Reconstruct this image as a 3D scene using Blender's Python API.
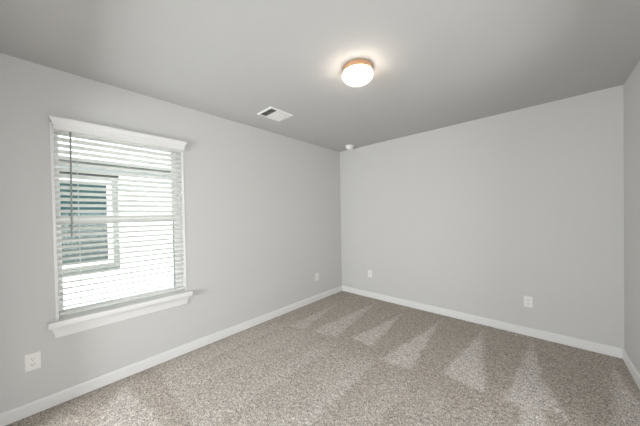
import bpy, bmesh, math, random
import numpy as np
from mathutils import Vector, Matrix

random.seed(7)
for o in list(bpy.data.objects):
    bpy.data.objects.remove(o)
S = bpy.context.scene
COL = S.collection
W, D, H = 3.161, 3.74, 2.44          # room: x 0..W, y -D..0, z 0..H
WT = 0.12                            # wall thickness

# ------------------------------------------------------------------ camera
cam_d = bpy.data.cameras.new('camera')
cam = bpy.data.objects.new('camera', cam_d)
COL.objects.link(cam)
yaw, pitch, roll = -0.73751776, -0.01225197, -0.01909788
fw = Vector((math.sin(yaw) * math.cos(pitch), math.cos(yaw) * math.cos(pitch), math.sin(pitch)))
rt = Vector((math.cos(yaw), -math.sin(yaw), 0))
up = rt.cross(fw)
r2 = rt * math.cos(roll) + up * math.sin(roll)
u2 = up * math.cos(roll) - rt * math.sin(roll)
m = Matrix((r2, u2, -fw)).transposed().to_4x4()
m.translation = Vector((2.61555, -3.42259, 1.33812))
cam.matrix_world = m
cam_d.sensor_width = 36.0
cam_d.lens = 243.463 / 640 * 36
cam_d.shift_y = 5.138 / 640
cam_d.clip_start = 0.02
S.camera = cam

# ------------------------------------------------------------------ world, sun, exposure
world = bpy.data.worlds.new('world')
S.world = world
world.use_nodes = True
wn = world.node_tree
bg = wn.nodes['Background']
sky = wn.nodes.new('ShaderNodeTexSky')
sky.sky_type = 'NISHITA'
sky.sun_disc = False
sky.sun_elevation = math.radians(52)
sky.sun_rotation = math.radians(90)
pale = wn.nodes.new('ShaderNodeHueSaturation')    # thin bright cloud: a paler sky
pale.inputs['Saturation'].default_value = 0.35
wn.links.new(sky.outputs[0], pale.inputs['Color'])
wn.links.new(pale.outputs[0], bg.inputs['Color'])
bg.inputs['Strength'].default_value = 0.30

sun_d = bpy.data.lights.new('sun', 'SUN')
sun_d.energy = 9.0
sun_d.angle = math.radians(1.0)
sun = bpy.data.objects.new('sun', sun_d)
sun.rotation_euler = Vector((-0.62, 0.12, -0.78)).to_track_quat('-Z', 'Y').to_euler()
sun.location = (6, -2, 9)
COL.objects.link(sun)

LAMP = 20.0                          # emission of the ceiling lamp's glass
# unseen fill lamp added behind the camera to brighten the room
hall_d = bpy.data.lights.new('hall_fill', 'AREA')
hall_d.shape = 'RECTANGLE'
hall_d.size, hall_d.size_y = 1.3, 1.0
hall_d.energy = 108.0
hall_d.color = (0.955, 0.985, 1.0)
hall = bpy.data.objects.new('hall_fill', hall_d)
hall.location = (0.95, -5.55, 1.08)
hall.rotation_euler = (math.radians(87), 0, 0)
COL.objects.link(hall)
side_d = bpy.data.lights.new('side_fill', 'AREA')     # second added fill lamp, shining in from beyond the right wall
side_d.shape = 'RECTANGLE'
side_d.size, side_d.size_y = 2.0, 1.0
side_d.energy = 56.0
side_d.color = (0.955, 0.985, 1.0)
side = bpy.data.objects.new('side_fill', side_d)
side.location = (W + 1.38, -2.85, 0.98)
side.rotation_euler = (math.radians(86), 0, math.radians(90))
COL.objects.link(side)
S.view_settings.view_transform = 'Standard'
S.view_settings.look = 'None'
S.view_settings.gamma = 1
S.view_settings.use_curve_mapping = False
S.view_settings.exposure = 0.14
S.cycles.max_bounces = 16
S.cycles.diffuse_bounces = 10
S.cycles.transparent_max_bounces = 24
S.cycles.use_denoising = True


# ------------------------------------------------------------------ materials
def mat(name, col, rough=0.6, metal=0.0, bump=None, spec=0.5, emit=None, vary=None):
    M = bpy.data.materials.new(name)
    M.use_nodes = True
    nt = M.node_tree
    b = nt.nodes['Principled BSDF']
    b.inputs['Base Color'].default_value = (*col, 1)
    b.inputs['Roughness'].default_value = rough
    b.inputs['Metallic'].default_value = metal
    b.inputs['Specular IOR Level'].default_value = spec
    if emit:
        b.inputs['Emission Color'].default_value = (*emit[0], 1)
        b.inputs['Emission Strength'].default_value = emit[1]
    tc = nt.nodes.new('ShaderNodeTexCoord')
    if vary:
        n = nt.nodes.new('ShaderNodeTexNoise')
        n.inputs['Scale'].default_value = vary[0]
        n.inputs['Detail'].default_value = 3
        mp = nt.nodes.new('ShaderNodeMapRange')
        mp.inputs['To Min'].default_value = 1 - vary[1]
        mp.inputs['To Max'].default_value = 1 + vary[1]
        mx = nt.nodes.new('ShaderNodeMix')
        mx.data_type = 'RGBA'
        mx.blend_type = 'MULTIPLY'
        mx.inputs[0].default_value = 1
        mx.inputs[6].default_value = (*col, 1)
        nt.links.new(tc.outputs['Object'], n.inputs['Vector'])
        nt.links.new(n.outputs['Fac'], mp.inputs['Value'])
        nt.links.new(mp.outputs[0], mx.inputs[7])
        nt.links.new(mx.outputs[2], b.inputs['Base Color'])
    if bump:
        n = nt.nodes.new('ShaderNodeTexNoise')
        n.inputs['Scale'].default_value = bump[0]
        n.inputs['Detail'].default_value = 2
        bp = nt.nodes.new('ShaderNodeBump')
        bp.inputs['Strength'].default_value = bump[1]
        bp.inputs['Distance'].default_value = bump[2]
        nt.links.new(tc.outputs['Object'], n.inputs['Vector'])
        nt.links.new(n.outputs['Fac'], bp.inputs['Height'])
        nt.links.new(bp.outputs[0], b.inputs['Normal'])
    return M


M_WALL = mat('wall_paint', (0.588, 0.585, 0.577), 0.85, bump=(90, 0.12, 0.002), spec=0.25)
M_CEIL = mat('ceiling_paint', (0.495, 0.495, 0.492), 0.9, bump=(60, 0.18, 0.003), spec=0.2)
M_TRIM = mat('white_trim_paint', (0.75, 0.75, 0.745), 0.38, bump=(25, 0.04, 0.001))
M_SLAT = mat('white_slat_vinyl', (0.90, 0.90, 0.89), 0.45, bump=(30, 0.03, 0.001))
nt = M_SLAT.node_tree                 # thin vinyl lets some daylight through
_b = nt.nodes['Principled BSDF']
_t = nt.nodes.new('ShaderNodeBsdfTranslucent')
_t.inputs['Color'].default_value = (0.93, 0.93, 0.91, 1)
_m = nt.nodes.new('ShaderNodeMixShader')
_m.inputs[0].default_value = 0.62
nt.links.new(_b.outputs[0], _m.inputs[1])
nt.links.new(_t.outputs[0], _m.inputs[2])
nt.links.new(_m.outputs[0], nt.nodes['Material Output'].inputs['Surface'])
M_VINYL = mat('white_window_vinyl', (0.80, 0.80, 0.80), 0.4, bump=(30, 0.02, 0.001))
M_CORD = mat('cord', (0.72, 0.72, 0.70), 0.8, bump=(400, 0.2, 0.001))
M_WAND = mat('clear_grey_wand', (0.26, 0.27, 0.26), 0.25, bump=(20, 0.02, 0.001))
M_PLAST = mat('white_plastic', (0.80, 0.79, 0.77), 0.35, bump=(40, 0.02, 0.0005))
M_GASKET = mat('dark_teal_gasket', (0.16, 0.23, 0.22), 0.6, bump=(40, 0.02, 0.0005))
M_SLOT = mat('dark_slot', (0.16, 0.155, 0.15), 0.6, bump=(40, 0.02, 0.0005))
M_SCREW = mat('painted_screw', (0.70, 0.69, 0.67), 0.35, 0.2, bump=(300, 0.02, 0.0005))
M_GRILLE = mat('white_register_enamel', (0.74, 0.735, 0.72), 0.45, bump=(40, 0.02, 0.0005))
M_DUCT = mat('dark_duct', (0.04, 0.04, 0.04), 0.7, bump=(40, 0.05, 0.001))
M_GOLD = mat('brushed_copper_gold', (0.80, 0.52, 0.33), 0.32, 1.0, bump=(120, 0.05, 0.0005))
M_GLOBE = mat('lit_white_glass', (0.9, 0.9, 0.88), 0.25, emit=((1.0, 0.86, 0.72), LAMP), bump=(20, 0.01, 0.0005))
M_SIDING = mat('white_lap_siding', (0.80, 0.80, 0.79), 0.7, bump=(60, 0.1, 0.001))
M_NTRIM = mat('grey_house_trim', (0.20, 0.20, 0.19), 0.7, bump=(60, 0.05, 0.001))
M_LEDGE = mat('grey_house_ledge', (0.10, 0.10, 0.098), 0.7, bump=(60, 0.05, 0.001))  # ledge grey; also paints the shadow line over the neighbour's window
M_GROUND = mat('pale_gravel_ground', (0.42, 0.40, 0.36), 0.95, bump=(40, 0.6, 0.02), vary=(14, 0.25))
M_NGLASS = mat('teal_house_glass', (0.030, 0.062, 0.062), 0.12, bump=(3, 0.02, 0.002))
M_NSCREEN = mat('insect_screen_glass', (0.07, 0.085, 0.08), 0.5, bump=(300, 0.2, 0.001))


def glass_mat():
    M = bpy.data.materials.new('window_glass')
    M.use_nodes = True
    nt = M.node_tree
    nt.nodes.clear()
    out = nt.nodes.new('ShaderNodeOutputMaterial')
    mx = nt.nodes.new('ShaderNodeMixShader')
    tr = nt.nodes.new('ShaderNodeBsdfTransparent')
    gl = nt.nodes.new('ShaderNodeBsdfGlossy')
    tr.inputs[0].default_value = (0.93, 0.97, 0.96, 1)
    gl.inputs['Roughness'].default_value = 0.02
    fr = nt.nodes.new('ShaderNodeFresnel')
    fr.inputs['IOR'].default_value = 1.25
    nt.links.new(fr.outputs[0], mx.inputs[0])
    nt.links.new(tr.outputs[0], mx.inputs[1])
    nt.links.new(gl.outputs[0], mx.inputs[2])
    nt.links.new(mx.outputs[0], out.inputs[0])
    return M


M_GLASS = glass_mat()


def carpet_mat():
    M = bpy.data.materials.new('cut_pile_carpet')
    M.use_nodes = True
    nt = M.node_tree
    L = nt.links.new
    b = nt.nodes['Principled BSDF']
    b.inputs['Roughness'].default_value = 1.0
    b.inputs['Specular IOR Level'].default_value = 0.05
    tc = nt.nodes.new('ShaderNodeTexCoord')
    at = nt.nodes.new('ShaderNodeAttribute')
    at.attribute_name = 'nap'
    n1 = nt.nodes.new('ShaderNodeTexNoise')
    n1.inputs['Scale'].default_value = 125
    n1.inputs['Detail'].default_value = 3
    n1.inputs['Roughness'].default_value = 0.7
    n2 = nt.nodes.new('ShaderNodeTexNoise')
    n2.inputs['Scale'].default_value = 260
    n2.inputs['Detail'].default_value = 1
    L(tc.outputs['Object'], n1.inputs['Vector'])
    L(tc.outputs['Object'], n2.inputs['Vector'])
    lay = nt.nodes.new('ShaderNodeMix')          # brushed pile shows the pale yarn sides
    lay.data_type = 'RGBA'
    lay.inputs[6].default_value = (0.450, 0.405, 0.359, 1)
    lay.inputs[7].default_value = (0.605, 0.562, 0.528, 1)
    L(at.outputs['Fac'], lay.inputs[0])
    grain = nt.nodes.new('ShaderNodeMapRange')   # dark and pale yarns mixed
    grain.inputs['From Min'].default_value = 0.32
    grain.inputs['From Max'].default_value = 0.68
    grain.inputs['To Min'].default_value = 0.26
    grain.inputs['To Max'].default_value = 1.74
    L(n1.outputs['Fac'], grain.inputs['Value'])
    mul = nt.nodes.new('ShaderNodeMix')
    mul.data_type = 'RGBA'
    mul.blend_type = 'MULTIPLY'
    mul.inputs[0].default_value = 1
    L(lay.outputs[2], mul.inputs[6])
    L(grain.outputs[0], mul.inputs[7])
    L(mul.outputs[2], b.inputs['Base Color'])
    bp = nt.nodes.new('ShaderNodeBump')
    bp.inputs['Strength'].default_value = 0.6
    bp.inputs['Distance'].default_value = 0.006
    L(n2.outputs['Fac'], bp.inputs['Height'])
    L(bp.outputs[0], b.inputs['Normal'])
    return M


M_CARPET = carpet_mat()


# ------------------------------------------------------------------ mesh helpers
def box(bm, x0, x1, y0, y1, z0, z1, bev=0.0, mtx=None):
    vs = [bm.verts.new((x, y, z)) for x in (x0, x1) for y in (y0, y1) for z in (z0, z1)]
    idx = [(0, 1, 3, 2), (4, 6, 7, 5), (0, 4, 5, 1), (2, 3, 7, 6), (0, 2, 6, 4), (1, 5, 7, 3)]
    fs = [bm.faces.new([vs[i] for i in f]) for f in idx]
    if bev:
        es = list({e for f in fs for e in f.edges})
        r = bmesh.ops.bevel(bm, geom=es, offset=bev, segments=2, profile=0.5, affect='EDGES')
        vs = list({v for v in vs if v.is_valid} | {v for v in r['verts'] if v.is_valid})
    if mtx is not None:
        bmesh.ops.transform(bm, matrix=mtx, verts=vs)
    return vs


def prism(bm, pts, a, b, axis):
    """extrude the closed 2-D outline pts between a and b along axis (0=x: pts are y,z; 1=y: pts are x,z; 2=z: pts are x,y)"""
    def P(p, t):
        q = list(p)
        q.insert(axis, t)
        return q
    va = [bm.verts.new(P(p, a)) for p in pts]
    vb = [bm.verts.new(P(p, b)) for p in pts]
    n = len(pts)
    bm.faces.new(va)
    bm.faces.new(vb[::-1])
    for i in range(n):
        bm.faces.new((va[i], va[(i + 1) % n], vb[(i + 1) % n], vb[i]))


def lathe(bm, prof, seg=48, c=(0, 0), close=True):
    """spin (radius, z) points about the vertical axis through c"""
    rings = []
    for r, z in prof:
        if r < 1e-6:
            rings.append([bm.verts.new((c[0], c[1], z))])
        else:
            rings.append([bm.verts.new((c[0] + r * math.cos(2 * math.pi * k / seg), c[1] + r * math.sin(2 * math.pi * k / seg), z)) for k in range(seg)])
    for A, B in zip(rings, rings[1:]):
        for k in range(seg):
            k2 = (k + 1) % seg
            if len(A) == 1 and len(B) == 1:
                continue
            if len(A) == 1:
                bm.faces.new((A[0], B[k], B[k2]))
            elif len(B) == 1:
                bm.faces.new((A[k], A[k2], B[0]))
            else:
                bm.faces.new((A[k], A[k2], B[k2], B[k]))


def ring_frame(bm, axis, a0, a1, b0, b1, A0, A1, B0, B1, t0, t1):
    """rectangular frame with a rectangular hole: outer a0..a1 x b0..b1, hole A0..A1 x B0..B1, thickness t0..t1 along axis"""
    def P(a, b, t):
        q = [a, b]
        q.insert(axis, t)
        return bm.verts.new(q)
    o = [[P(a, b, t) for a, b in ((a0, b0), (a1, b0), (a1, b1), (a0, b1))] for t in (t0, t1)]
    i = [[P(a, b, t) for a, b in ((A0, B0), (A1, B0), (A1, B1), (A0, B1))] for t in (t0, t1)]
    for k in range(4):
        j = (k + 1) % 4
        bm.faces.new((o[0][k], o[0][j], i[0][j], i[0][k]))
        bm.faces.new((o[1][j], o[1][k], i[1][k], i[1][j]))
        bm.faces.new((o[0][j], o[0][k], o[1][k], o[1][j]))
        bm.faces.new((i[0][k], i[0][j], i[1][j], i[1][k]))


def obj(name, bm, m, parent=None, smooth=False, bevel=0.0):
    bmesh.ops.recalc_face_normals(bm, faces=bm.faces)
    me = bpy.data.meshes.new(name)
    bm.to_mesh(me)
    bm.free()
    me.materials.append(m)
    if smooth:
        for p in me.polygons:
            p.use_smooth = True
        if hasattr(me, 'set_sharp_from_angle'):
            me.set_sharp_from_angle(angle=math.radians(40))
    o = bpy.data.objects.new(name, me)
    COL.objects.link(o)
    if parent is not None:
        o.parent = parent
        o.matrix_parent_inverse = Matrix.Translation(parent.location).inverted() if parent.location.length else Matrix()
    if bevel:
        md = o.modifiers.new('bevel', 'BEVEL')
        md.width = bevel
        md.segments = 2
        md.limit_method = 'ANGLE'
    return o


def empty(name, loc):
    o = bpy.data.objects.new(name, None)
    o.location = loc
    o.empty_display_size = 0.1
    COL.objects.link(o)
    return o


def tag(o, label=None, cat=None, group=None, kind=None):
    if label:
        o['label'] = label
    if cat:
        o['category'] = cat
    if group:
        o['group'] = group
    if kind:
        o['kind'] = kind
    return o


def one(name, m, parent=None, smooth=False, bevel=0.0, **k):
    bm = bmesh.new()
    box(bm, *k['b'])
    return obj(name, bm, m, parent, smooth, bevel)


# ------------------------------------------------------------------ room shell
# window opening in the left wall
OY0, OY1, OZ0, OZ1 = -3.420, -2.537, 0.567, 2.045

bm = bmesh.new()
ring_frame(bm, 0, -5.82, WT, 0, H, OY0, OY1, OZ0, OZ1, -WT, 0.0)
tag(obj('wall_left', bm, M_WALL), 'warm grey painted wall holding the window', 'wall', kind='structure')
bm = bmesh.new()
box(bm, 0, W, 0, WT, 0, H)
tag(obj('wall_back', bm, M_WALL), 'bare warm grey wall facing the camera', 'wall', kind='structure')
bm = bmesh.new()
SO0, SO1, SOH = -3.64, -1.45, 2.05                # wide opening added to let the side fill lamp in
box(bm, W, W + WT, -5.82, SO0, 0, H)
box(bm, W, W + WT, SO1, WT, 0, H)
box(bm, W, W + WT, SO0, SO1, SOH, H)
tag(obj('wall_right', bm, M_WALL), 'sliver of warm grey wall at the right edge', 'wall', kind='structure')
bm = bmesh.new()
RO0, RO1, ROH, HY = 0.30, 2.98, 2.05, -5.70     # wide opening added for the rear fill lamp, and the added hall's far wall
box(bm, 0, RO0, -D - WT, -D, 0, H)
box(bm, RO1, W, -D - WT, -D, 0, H)
box(bm, RO0, RO1, -D - WT, -D, ROH, H)
tag(obj('wall_rear', bm, M_WALL), 'warm grey wall behind the camera with an added wide opening', 'wall', kind='structure')
bm = bmesh.new()
box(bm, 0, W, HY - WT, HY, 0, H)  # unseen wall of the hall added around the rear fill lamp
tag(obj('wall_added_hall', bm, M_WALL), 'far wall of the added hall behind the camera', 'wall', kind='structure')
bm = bmesh.new()
box(bm, -WT - 0.35, W + 2.0, -6.17, WT + 0.35, H, H + 0.2)
tag(obj('ceiling', bm, M_CEIL), 'flat grey painted ceiling', 'ceiling', kind='structure')

bm = bmesh.new()
box(bm, W + 1.5, W + 1.62, -5.82, WT, 0, H)  # unseen wall behind the side fill lamp, added along with it
tag(obj('wall_added_side_room', bm, M_WALL), 'far wall of the added side room beyond the right wall', 'wall', kind='structure')
# carpet: a fine grid of uneven pile with brushed (vacuumed) areas
TRI = [[(0.34, -0.60), (0.33, -1.52), (0.54, -1.45)],
       [(0.76, -0.16), (0.64, -1.42), (0.94, -1.36)],
       [(1.23, -0.31), (1.09, -1.26), (1.34, -1.28)],
       [(1.68, -0.24), (1.51, -1.42), (1.78, -1.39)],
       [(2.12, -0.22), (1.99, -1.25), (2.30, -1.30)],
       [(2.54, -0.15), (2.41, -1.30), (2.66, -1.20)],
       [(2.54, -0.45), (2.50, -1.50), (2.63, -1.42)],
       [(2.55, -0.55), (2.62, -1.14), (2.76, -1.30)],
       [(3.06, -0.29), (2.92, -1.20), (3.16, -1.05)],
       [(0.09, -3.06), (0.90, -2.95), (0.62, -3.36)]]


def nap_field(X, Y):
    def sdf(t):
        (x0, y0), (x1, y1), (x2, y2) = t
        s = np.sign((x1 - x0) * (y2 - y0) - (x2 - x0) * (y1 - y0))
        d = np.full(X.shape, 1e9)
        for (a, b), (c, e) in ((t[0], t[1]), (t[1], t[2]), (t[2], t[0])):
            l = math.hypot(c - a, e - b)
            d = np.minimum(d, s * ((c - a) * (Y - b) - (e - b) * (X - a)) / l)
        return d
    rg = np.random.default_rng(3)
    wob = 0.006 * np.sin(17 * X + 3 * np.sin(9 * Y)) + rg.normal(0, 0.006, X.shape)
    nap = np.zeros(X.shape)
    for i, t in enumerate(TRI):
        v = np.clip((sdf(t) + wob) / 0.035 + 0.5, 0, 1)
        gain = (0.62, 0.80, 0.95, 0.92, 1.0, 0.95, 0.8, 0.8, 0.85, 0.60)[i]
        nap = np.maximum(nap, v * gain)
    # long strokes towards the back wall: bright just left of each edge, fading further left
    edges = [(0.30, 0.40), (0.58, 0.42), (0.80, 0.35), (1.06, 0.55), (1.28, 0.30), (1.51, 0.72), (1.83, 0.42), (2.10, 0.30), (2.42, 0.34), (2.88, 0.3)]
    st = np.zeros(X.shape)
    for x, a in edges:
        xx = x + 0.02 * np.sin(2.1 * Y + 9 * x) - X
        u = np.clip(1 - xx / 0.30, 0, 1) * np.clip((xx + wob) / 0.03 + 0.5, 0, 1)
        st = np.maximum(st, a * u ** 0.9)
    fade = np.clip((-1.36 - Y + 0.5 * wob) / 0.30, 0, 1)
    low = np.clip((Y + 2.84 + wob) / 0.03, 0, 1)
    st = st * fade * low + 0.10 * fade * low
    # strokes across, beside the window wall
    v = np.clip((Y + 2.84 + wob) / 0.02, 0, 1) * np.clip(1 - (Y + 2.84) / 0.42, 0, 1) * np.clip((X - 0.12) / 0.25, 0, 1) * np.clip((1.3 - X) / 0.5, 0, 1)
    return np.maximum(np.maximum(nap, st), 0.50 * v)


nx, ny = 352, 416
xs = np.linspace(0, W, nx)
ys = np.linspace(-D, 0, ny)
X, Y = np.meshgrid(xs, ys)
nap = nap_field(X, Y)
rg = np.random.default_rng(11)
Z = rg.uniform(-0.0065, 0.0, X.shape)
jx = rg.uniform(-0.003, 0.003, X.shape)
jy = rg.uniform(-0.003, 0.003, X.shape)
jx[:, 0] = jx[:, -1] = 0
jy[0] = jy[-1] = 0
co = np.stack([X + jx, Y + jy, Z], -1).reshape(-1, 3)
ii = (np.arange(ny - 1)[:, None] * nx + np.arange(nx - 1)[None]).reshape(-1)
quads = np.stack([ii, ii + 1, ii + nx + 1, ii + nx], 1)
nv, nf = len(co), len(quads)
# a slab below closes the floor
slab = np.array([(-WT, -5.82, -0.12), (W + 1.62, -5.82, -0.12), (W + 1.62, WT, -0.12), (-WT, WT, -0.12),
                 (-WT, -5.82, -0.008), (W + 1.62, -5.82, -0.008), (W + 1.62, WT, -0.008), (-WT, WT, -0.008)])
sq = np.array([(3, 2, 1, 0), (4, 5, 6, 7), (0, 1, 5, 4), (1, 2, 6, 5), (2, 3, 7, 6), (3, 0, 4, 7)]) + nv
me = bpy.data.meshes.new('floor')
allco = np.concatenate([co, slab])
allq = np.concatenate([quads, sq])
me.vertices.add(len(allco))
me.vertices.foreach_set('co', allco.astype(np.float32).ravel())
me.loops.add(allq.size)
me.loops.foreach_set('vertex_index', allq.astype(np.int32).ravel())
me.polygons.add(len(allq))
me.polygons.foreach_set('loop_start', np.arange(0, allq.size, 4, dtype=np.int32))
me.update(calc_edges=True)
a = me.attributes.new('nap', 'FLOAT', 'POINT')
a.data.foreach_set('value', np.concatenate([nap.ravel(), np.zeros(8)]).astype(np.float32))
me.polygons.foreach_set('use_smooth', np.ones(len(allq), dtype=bool))
me.materials.append(M_CARPET)
me.validate()
fl = bpy.data.objects.new('floor', me)
COL.objects.link(fl)
tag(fl, 'taupe cut pile carpet with pale vacuum marks', 'floor', kind='structure')

# baseboards: flat board with an eased top edge
BH, BT = 0.088, 0.014
prof = [(0, 0), (BT, 0), (BT, BH - 0.010), (BT - 0.003, BH - 0.003), (BT - 0.007, BH), (0, BH)]


def baseboard(name, pts, a, b, axis, label):
    bm = bmesh.new()
    prism(bm, pts, a, b, axis)
    tag(obj(name, bm, M_TRIM), label, 'baseboard', kind='structure')


baseboard('baseboard_left', [(p, z) for p, z in prof], -D, 0, 1, 'white baseboard along the window wall')
baseboard('baseboard_back', [(-p, z) for p, z in prof], BT, W - BT, 0, 'white baseboard along the bare back wall')
baseboard('baseboard_right', [(W - p, z) for p, z in prof], SO1, 0, 1, 'white baseboard along the right wall')

# ------------------------------------------------------------------ window
win = tag(empty('window_1', (0, -2.9675, OZ0)), 'white single hung window with sill and apron', 'window', kind='structure')
JT = 0.016
IY0, IY1 = OY0 + JT, OY1 - 0.008
bm = bmesh.new()                       # jamb liner, standing a little proud of the wall
for y0, y1 in ((OY0, IY0), (IY1, OY1)):
    box(bm, -0.085, 0.004, y0, y1, OZ0 + 0.045, OZ1, 0.001)
box(bm, -0.085, 0.0, IY0, IY1, OZ1 - JT, OZ1)
obj('jamb', bm, M_TRIM, win)
bm = bmesh.new()                       # vinyl frame
FZ0, FZ1 = 0.612, 2.029
ring_frame(bm, 0, IY0, IY1, FZ0, FZ1, IY0 + 0.010, IY1 - 0.020, FZ0 + 0.012, FZ1 - 0.022, -0.150, -0.088)
obj('window_frame', bm, M_VINYL, win, bevel=0.002)


def sash(name, x0, x1, y0, y1, z0, z1, st, zb, zt, sr):
    bm = bmesh.new()
    ring_frame(bm, 0, y0, y1, z0, z1, y0 + st, y1 - sr, z0 + zb, z1 - zt, x0, x1)
    s = obj(name, bm, M_VINYL, win, bevel=0.002)
    bm = bmesh.new()
    xm = (x0 + x1) / 2
    box(bm, xm - 0.002, xm + 0.002, y0 + st, y1 - sr, z0 + zb, z1 - zt)
    p = obj('pane', bm, M_GLASS, s)
    if sr > 0.05:
        bm = bmesh.new()
        box(bm, xm + 0.0022, xm + 0.006, y1 - sr - 0.009, y1 - sr, z0 + zb, z1 - zt)
        obj('glazing_gasket', bm, M_GASKET, s)
    return s


# lower sash sits in front; upper behind it; they meet at the check rail
sash('lower_sash', -0.116, -0.092, IY0 + 0.001, IY1 - 0.001, 0.614, 1.366, 0.026, 0.034, 0.046, 0.062)
sash('upper_sash', -0.144, -0.120, IY0 + 0.010, IY1 - 0.020, 1.322, 2.007, 0.017, 0.036, 0.014, 0.042)

bm = bmesh.new()                       # stool with a rounded nose and horns past the opening
box(bm, -0.090, 0.0, OY0, OY1, 0.567, 0.611)
nose = [(0.0, 0.567), (0.053, 0.567), (0.056, 0.570), (0.058, 0.579), (0.058, 0.599), (0.056, 0.608), (0.053, 0.611), (0.0, 0.611)]
prism(bm, nose, -3.456, -2.502, 1)
obj('sill', bm, M_TRIM, win)
bm = bmesh.new()                       # apron, returned at a slant at both ends
pa = [(0.0, 0.5665), (0.013, 0.5665), (0.013, 0.530), (0.013, 0.490), (0.009, 0.483), (0.0, 0.483)]
va, vb = [], []
for x, z in pa:
    k = (0.5665 - z) / 0.0835
    va.append(bm.verts.new((x, -3.445 + 0.024 * k, z)))
    vb.append(bm.verts.new((x, -2.516 - 0.024 * k, z)))
n = len(pa)
bm.faces.new(va)
bm.faces.new(vb[::-1])
for i in range(n):
    bm.faces.new((va[i], va[(i + 1) % n], vb[(i + 1) % n], vb[i]))
obj('apron', bm, M_TRIM, win)

# ------------------------------------------------------------------ window blind
blind = tag(empty('window_blind', (-0.035, -2.9675, 0.60)),
            'white horizontal slat blind lowered over the window, crown valance on top', 'blind')
BX = -0.036
bm = bmesh.new()                       # valance, crown profile mitred back to the wall at both ends
vp = [(0.030, 1.992), (0.034, 1.995), (0.034, 2.022), (0.038, 2.030), (0.038, 2.044), (0.046, 2.056), (0.052, 2.066), (0.052, 2.080), (0.030, 2.080)]
yl, yr = -3.403, -2.536
loops = []
for s in range(4):
    L = []
    for x, z in vp:
        off = x - 0.034
        if s == 0:
            L.append(bm.verts.new((0.005, yl - off, z)))
        elif s == 1:
            L.append(bm.verts.new((x, yl - off, z)))
        elif s == 2:
            L.append(bm.verts.new((x, yr + off, z)))
        else:
            L.append(bm.verts.new((0.005, yr + off, z)))
    loops.append(L)
n = len(vp)
for A, B in zip(loops, loops[1:]):
    for i in range(n):
        bm.faces.new((A[i], A[(i + 1) % n], B[(i + 1) % n], B[i]))
bm.faces.new(loops[0])
bm.faces.new(loops[3][::-1])
obj('valance', bm, M_TRIM, blind)
SY0, SY1 = IY0 + 0.003, IY1 - 0.004
bm = bmesh.new()
box(bm, BX - 0.028, BX + 0.028, SY0, SY1, 1.982, 2.026, 0.002)
obj('head_rail', bm, M_SLAT, blind)
PITCH, Z0 = 0.0446, 0.690
NS = 30
slat_me = None
for i in range(NS):
    z = Z0 + PITCH * i
    if z > 1.975:
        break
    if slat_me is None:
        bm = bmesh.new()               # slightly crowned slat with rounded long edges
        pts = []
        for k in range(9):
            t = -1 + 2 * k / 8
            pts.append((0.025 * t, 0.0014 + 0.0012 * (1 - t * t)))
        for k in range(8, -1, -1):
            t = -1 + 2 * k / 8
            pts.append((0.025 * t, -0.0014 + 0.0012 * (1 - t * t)))
        prism(bm, pts, SY0, SY1, 1)
        bmesh.ops.rotate(bm, cent=(0, 0, 0), matrix=Matrix.Rotation(math.radians(-22), 3, 'Y'), verts=bm.verts)
        s = obj('slat', bm, M_SLAT, blind)
        slat_me = s.data
    else:
        s = bpy.data.objects.new('slat', slat_me)
        COL.objects.link(s)
        s.parent = blind
    s.matrix_parent_inverse = Matrix()
    s.location = (BX - blind.location.x, -blind.location.y, z - blind.location.z)
bm = bmesh.new()
box(bm, BX - 0.026, BX + 0.026, SY0, SY1, 0.630, 0.652, 0.004)
obj('bottom_rail', bm, M_SLAT, blind)


def cyl(bm, p0, p1, r, seg=10):
    d = Vector(p1) - Vector(p0)
    mtx = Matrix.Translation((Vector(p0) + Vector(p1)) / 2) @ d.to_track_quat('Z', 'Y').to_matrix().to_4x4()
    bmesh.ops.create_cone(bm, cap_ends=True, segments=seg, radius1=r, radius2=r, depth=d.length, matrix=mtx)


for y in (-3.282, -2.968, -2.632):
    bm = bmesh.new()                   # string ladder: front and rear string plus rungs
    for x in (BX - 0.0275, BX + 0.0275):
        cyl(bm, (x, y, 0.64), (x, y, 1.99), 0.0011, 6)
    obj('ladder_cord', bm, M_CORD, blind)
bm = bmesh.new()
cyl(bm, (0.012, -3.316, 1.985), (0.012, -3.325, 1.215), 0.0050, 8)
wd = obj('tilt_wand', bm, M_WAND, blind, smooth=True)
bm = bmesh.new()
cyl(bm, (0.012, -3.316, 1.972), (0.012, -3.316, 1.998), 0.006, 10)
obj('wand_hook', bm, M_WAND, wd, smooth=True)

# ------------------------------------------------------------------ ceiling lamp
LX, LY = 1.603, -1.858
lamp = tag(empty('ceiling_light', (LX, LY, H)), 'round flush ceiling light with copper gold rim and lit white glass', 'ceiling light')
bm = bmesh.new()
lathe(bm, [(0, H), (0.103, H), (0.107, H - 0.003), (0.108, H - 0.036), (0.111, H - 0.039), (0.111, H - 0.044), (0.105, H - 0.046), (0, H - 0.046)], 64)
bmesh.ops.translate(bm, vec=(LX, LY, 0), verts=bm.verts)
obj('metal_rim', bm, M_GOLD, lamp, smooth=True)
bm = bmesh.new()
pr = [(0, H - 0.0465), (0.100, H - 0.0465), (0.107, H - 0.049), (0.111, H - 0.056)]
for k in range(1, 13):
    t = k / 12 * math.pi / 2
    pr.append((0.111 * math.cos(t) ** 0.75 if k < 12 else 0, H - 0.056 - 0.058 * math.sin(t)))
lathe(bm, pr, 64)
bmesh.ops.translate(bm, vec=(LX, LY, 0), verts=bm.verts)
obj('glass_shade', bm, M_GLOBE, lamp, smooth=True)

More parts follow.
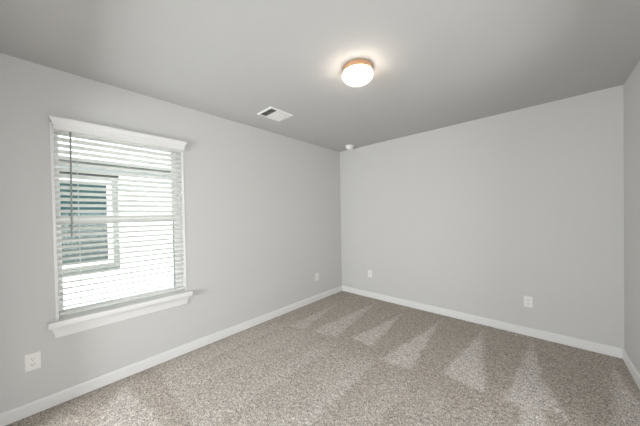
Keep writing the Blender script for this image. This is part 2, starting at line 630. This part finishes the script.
# ------------------------------------------------------------------ supply register
VX0, VX1, VY0, VY1 = 0.362, 0.613, -1.920, -1.617
vent = tag(empty('air_vent', ((VX0 + VX1) / 2, (VY0 + VY1) / 2, H)), 'white rectangular air supply vent flush on the ceiling', 'air vent')
bm = bmesh.new()
prof = [(0, 0), (0.030, 0)]
a0, a1, b0, b1 = VX0, VX1, VY0, VY1
def rect(i, z):
    return [bm.verts.new((x, y, z)) for x, y in ((a0 + i, b0 + i), (a1 - i, b0 + i), (a1 - i, b1 - i), (a0 + i, b1 - i))]
R = [rect(0, H), rect(0.0, H - 0.003), rect(0.006, H - 0.009), rect(0.018, H - 0.011), rect(0.020, H - 0.009), rect(0.020, H)]
for A, B in zip(R, R[1:] + R[:1]):
    for k in range(4):
        j = (k + 1) % 4
        bm.faces.new((A[k], A[j], B[j], B[k]))
obj('vent_frame', bm, M_GRILLE, vent)
bm = bmesh.new()
box(bm, VX0 + 0.020, VX1 - 0.020, VY0 + 0.020, VY1 - 0.020, H - 0.0012, H - 0.0002)
obj('duct_opening', bm, M_DUCT, vent)
bm = bmesh.new()
box(bm, VX0 + 0.020, VX1 - 0.020, VY0 + 0.102, VY0 + 0.106, H - 0.011, H - 0.0015)
obj('divider_bar', bm, M_GRILLE, vent)


def louver(y, ang, w=0.011):
    bm = bmesh.new()
    box(bm, VX0 + 0.021, VX1 - 0.021, -w / 2, w / 2, -0.0004, 0.0004)
    bmesh.ops.rotate(bm, cent=(0, 0, 0), matrix=Matrix.Rotation(math.radians(ang), 3, 'X'), verts=bm.verts)
    bmesh.ops.translate(bm, vec=(0, y, H - 0.0062), verts=bm.verts)
    obj('louver', bm, M_GRILLE, vent)


for k in range(4):
    louver(VY0 + 0.034 + 0.0185 * k, 34, 0.009)
for k in range(12):
    louver(VY0 + 0.114 + 0.0140 * k, -18, 0.0102)

# ------------------------------------------------------------------ smoke detector
SX, SY = 0.352, -0.195
smoke = tag(empty('smoke_detector', (SX, SY, H)), 'small round white smoke detector on the ceiling by the far corner', 'smoke detector')
bm = bmesh.new()
lathe(bm, [(0, H), (0.068, H), (0.070, H - 0.002), (0.070, H - 0.010), (0.066, H - 0.012), (0, H - 0.012)], 48, (SX, SY))
obj('mounting_base', bm, M_PLAST, smoke, smooth=True)
bm = bmesh.new()
lathe(bm, [(0, H - 0.0121), (0.064, H - 0.0121), (0.062, H - 0.020), (0.052, H - 0.040), (0.046, H - 0.052), (0.038, H - 0.057), (0, H - 0.058)], 48, (SX, SY))
obj('cover', bm, M_PLAST, smoke, smooth=True)
bm = bmesh.new()
lathe(bm, [(0, H - 0.0575), (0.011, H - 0.0575), (0.010, H - 0.060), (0, H - 0.0605)], 24, (SX, SY))
obj('test_button', bm, M_PLAST, smoke, smooth=True)


# ------------------------------------------------------------------ wall outlets (built facing +x at the origin, then turned)
def make_outlet():
    root = empty('wall_outlet', (0, 0, 0))
    bm = bmesh.new()
    t, w, h = 0.0055, 0.0365, 0.0585
    lo = [bm.verts.new((0, y, z)) for y, z in ((-w, -h), (w, -h), (w, h), (-w, h))]
    mi = [bm.verts.new((t * 0.55, y, z)) for y, z in ((-w, -h), (w, -h), (w, h), (-w, h))]
    hi = [bm.verts.new((t, y, z)) for y, z in ((-w + .005, -h + .005), (w - .005, -h + .005), (w - .005, h - .005), (-w + .005, h - .005))]
    bm.faces.new(lo[::-1])
    bm.faces.new(hi)
    for A, B in ((lo, mi), (mi, hi)):
        for k in range(4):
            j = (k + 1) % 4
            bm.faces.new((A[k], A[j], B[j], B[k]))
    obj('cover_plate', bm, M_PLAST, root)
    for s in (-1, 1):
        bm = bmesh.new()
        pts = []
        for k in range(24):
            q = 2 * math.pi * k / 24
            y = 0.0172 * math.cos(q)
            z = max(-0.0125, min(0.0125, 0.0172 * math.sin(q)))
            pts.append((y, 0.0195 * s + z))
        prism(bm, pts, t, t + 0.0015, 0)
        r = obj('receptacle', bm, M_PLAST, root)
        bm = bmesh.new()
        for y in (-0.0064, 0.0064):
            box(bm, t + 0.0015, t + 0.0018, y - 0.0013, y + 0.0013, 0.0195 * s - 0.001, 0.0195 * s + 0.0075)
        lathe_pts = [(0.0027 * math.cos(2 * math.pi * k / 12), 0.0195 * s - 0.0068 + 0.0027 * math.sin(2 * math.pi * k / 12)) for k in range(12)]
        prism(bm, lathe_pts, t + 0.0015, t + 0.0018, 0)
        obj('slots', bm, M_SLOT, r)
    bm = bmesh.new()
    prism(bm, [(0.003 * math.cos(2 * math.pi * k / 12), 0.003 * math.sin(2 * math.pi * k / 12)) for k in range(12)], t, t + 0.001, 0)
    obj('screw', bm, M_SCREW, root)
    return root


def dup(root):
    r = root.copy()
    COL.objects.link(r)
    for ch in list(root.children):
        c = ch.copy()
        COL.objects.link(c)
        c.parent = r
        for g in list(ch.children):
            d = g.copy()
            COL.objects.link(d)
            d.parent = c
    return r


spots = [((0.0, -3.533, 0.361), 0, 'white wall outlet on the window wall, below the left end of the sill'),
         ((0.0, -0.643, 0.371), 0, 'white wall outlet on the window wall, close to the far corner'),
         ((0.570, 0.0, 0.381), -90, 'white wall outlet on the bare back wall, near the far corner'),
         ((2.508, 0.0, 0.366), -90, 'white wall outlet on the bare back wall, nearest the right wall')]
first = make_outlet()
for i, (loc, rz, lab) in enumerate(spots):
    o = first if i == 0 else dup(first)
    o.location = loc
    o.rotation_euler = (0, 0, math.radians(rz))
    tag(o, lab, 'wall outlet', 'white wall outlets')

# ------------------------------------------------------------------ outside the window
bm = bmesh.new()
box(bm, -6.0, -WT - 0.002, -9, 4, -0.5, -0.35)
tag(obj('ground', bm, M_GROUND), 'pale ground between the two houses', 'ground', kind='structure')
NX = -3.0
house = tag(empty('neighbouring_house', (NX, -2.5, -0.35)), 'neighbouring house with white lap siding seen through the blind', 'house')
bm = bmesh.new()                       # lap siding, each board leaning over the one below
z = -0.35
pts = [(NX - 0.25, -0.35)]
while z < 3.9:
    pts.append((NX, z))
    pts.append((NX - 0.012, z + 0.15))
    z += 0.15
pts.append((NX - 0.25, z))
prism(bm, pts, -8.5, 3.5, 1)
obj('siding_wall', bm, M_SIDING, house)
bm = bmesh.new()
box(bm, NX + 0.001, NX + 0.13, -8.5, 3.5, 2.285, 2.33)
obj('ledge', bm, M_LEDGE, house)
NY0, NY1, NZ0, NZ1 = -4.02, -2.62, 0.49, 2.10
bm = bmesh.new()
ring_frame(bm, 0, NY0, NY1, NZ0, NZ1, NY0 + 0.085, NY1 - 0.085, NZ0 + 0.085, NZ1 - 0.085, NX + 0.001, NX + 0.045)
nwin = obj('window_trim', bm, M_NTRIM, house, bevel=0.003)
bm = bmesh.new()
box(bm, NX + 0.001, NX + 0.075, NY0 - 0.02, NY1 + 0.02, NZ1 + 0.001, NZ1 + 0.022)  # head cap coloured dark to paint in the shadow line above the window
obj('head_flashing_shadow', bm, M_LEDGE, nwin)
bm = bmesh.new()
ring_frame(bm, 0, NY0 + 0.086, NY1 - 0.086, NZ0 + 0.086, NZ1 - 0.086, NY0 + 0.155, NY1 - 0.155, NZ0 + 0.155, NZ1 - 0.125, NX + 0.002, NX + 0.030)
box(bm, NX + 0.002, NX + 0.028, NY0 + 0.155, NY1 - 0.155, 1.29, 1.33)
obj('window_sash', bm, M_VINYL, nwin)
bm = bmesh.new()
box(bm, NX + 0.004, NX + 0.012, NY0 + 0.155, NY1 - 0.155, 1.33, NZ1 - 0.125)
obj('upper_pane', bm, M_NGLASS, nwin)
bm = bmesh.new()
box(bm, NX + 0.004, NX + 0.016, NY0 + 0.155, NY1 - 0.155, NZ0 + 0.155, 1.29)
obj('lower_pane', bm, M_NSCREEN, nwin)
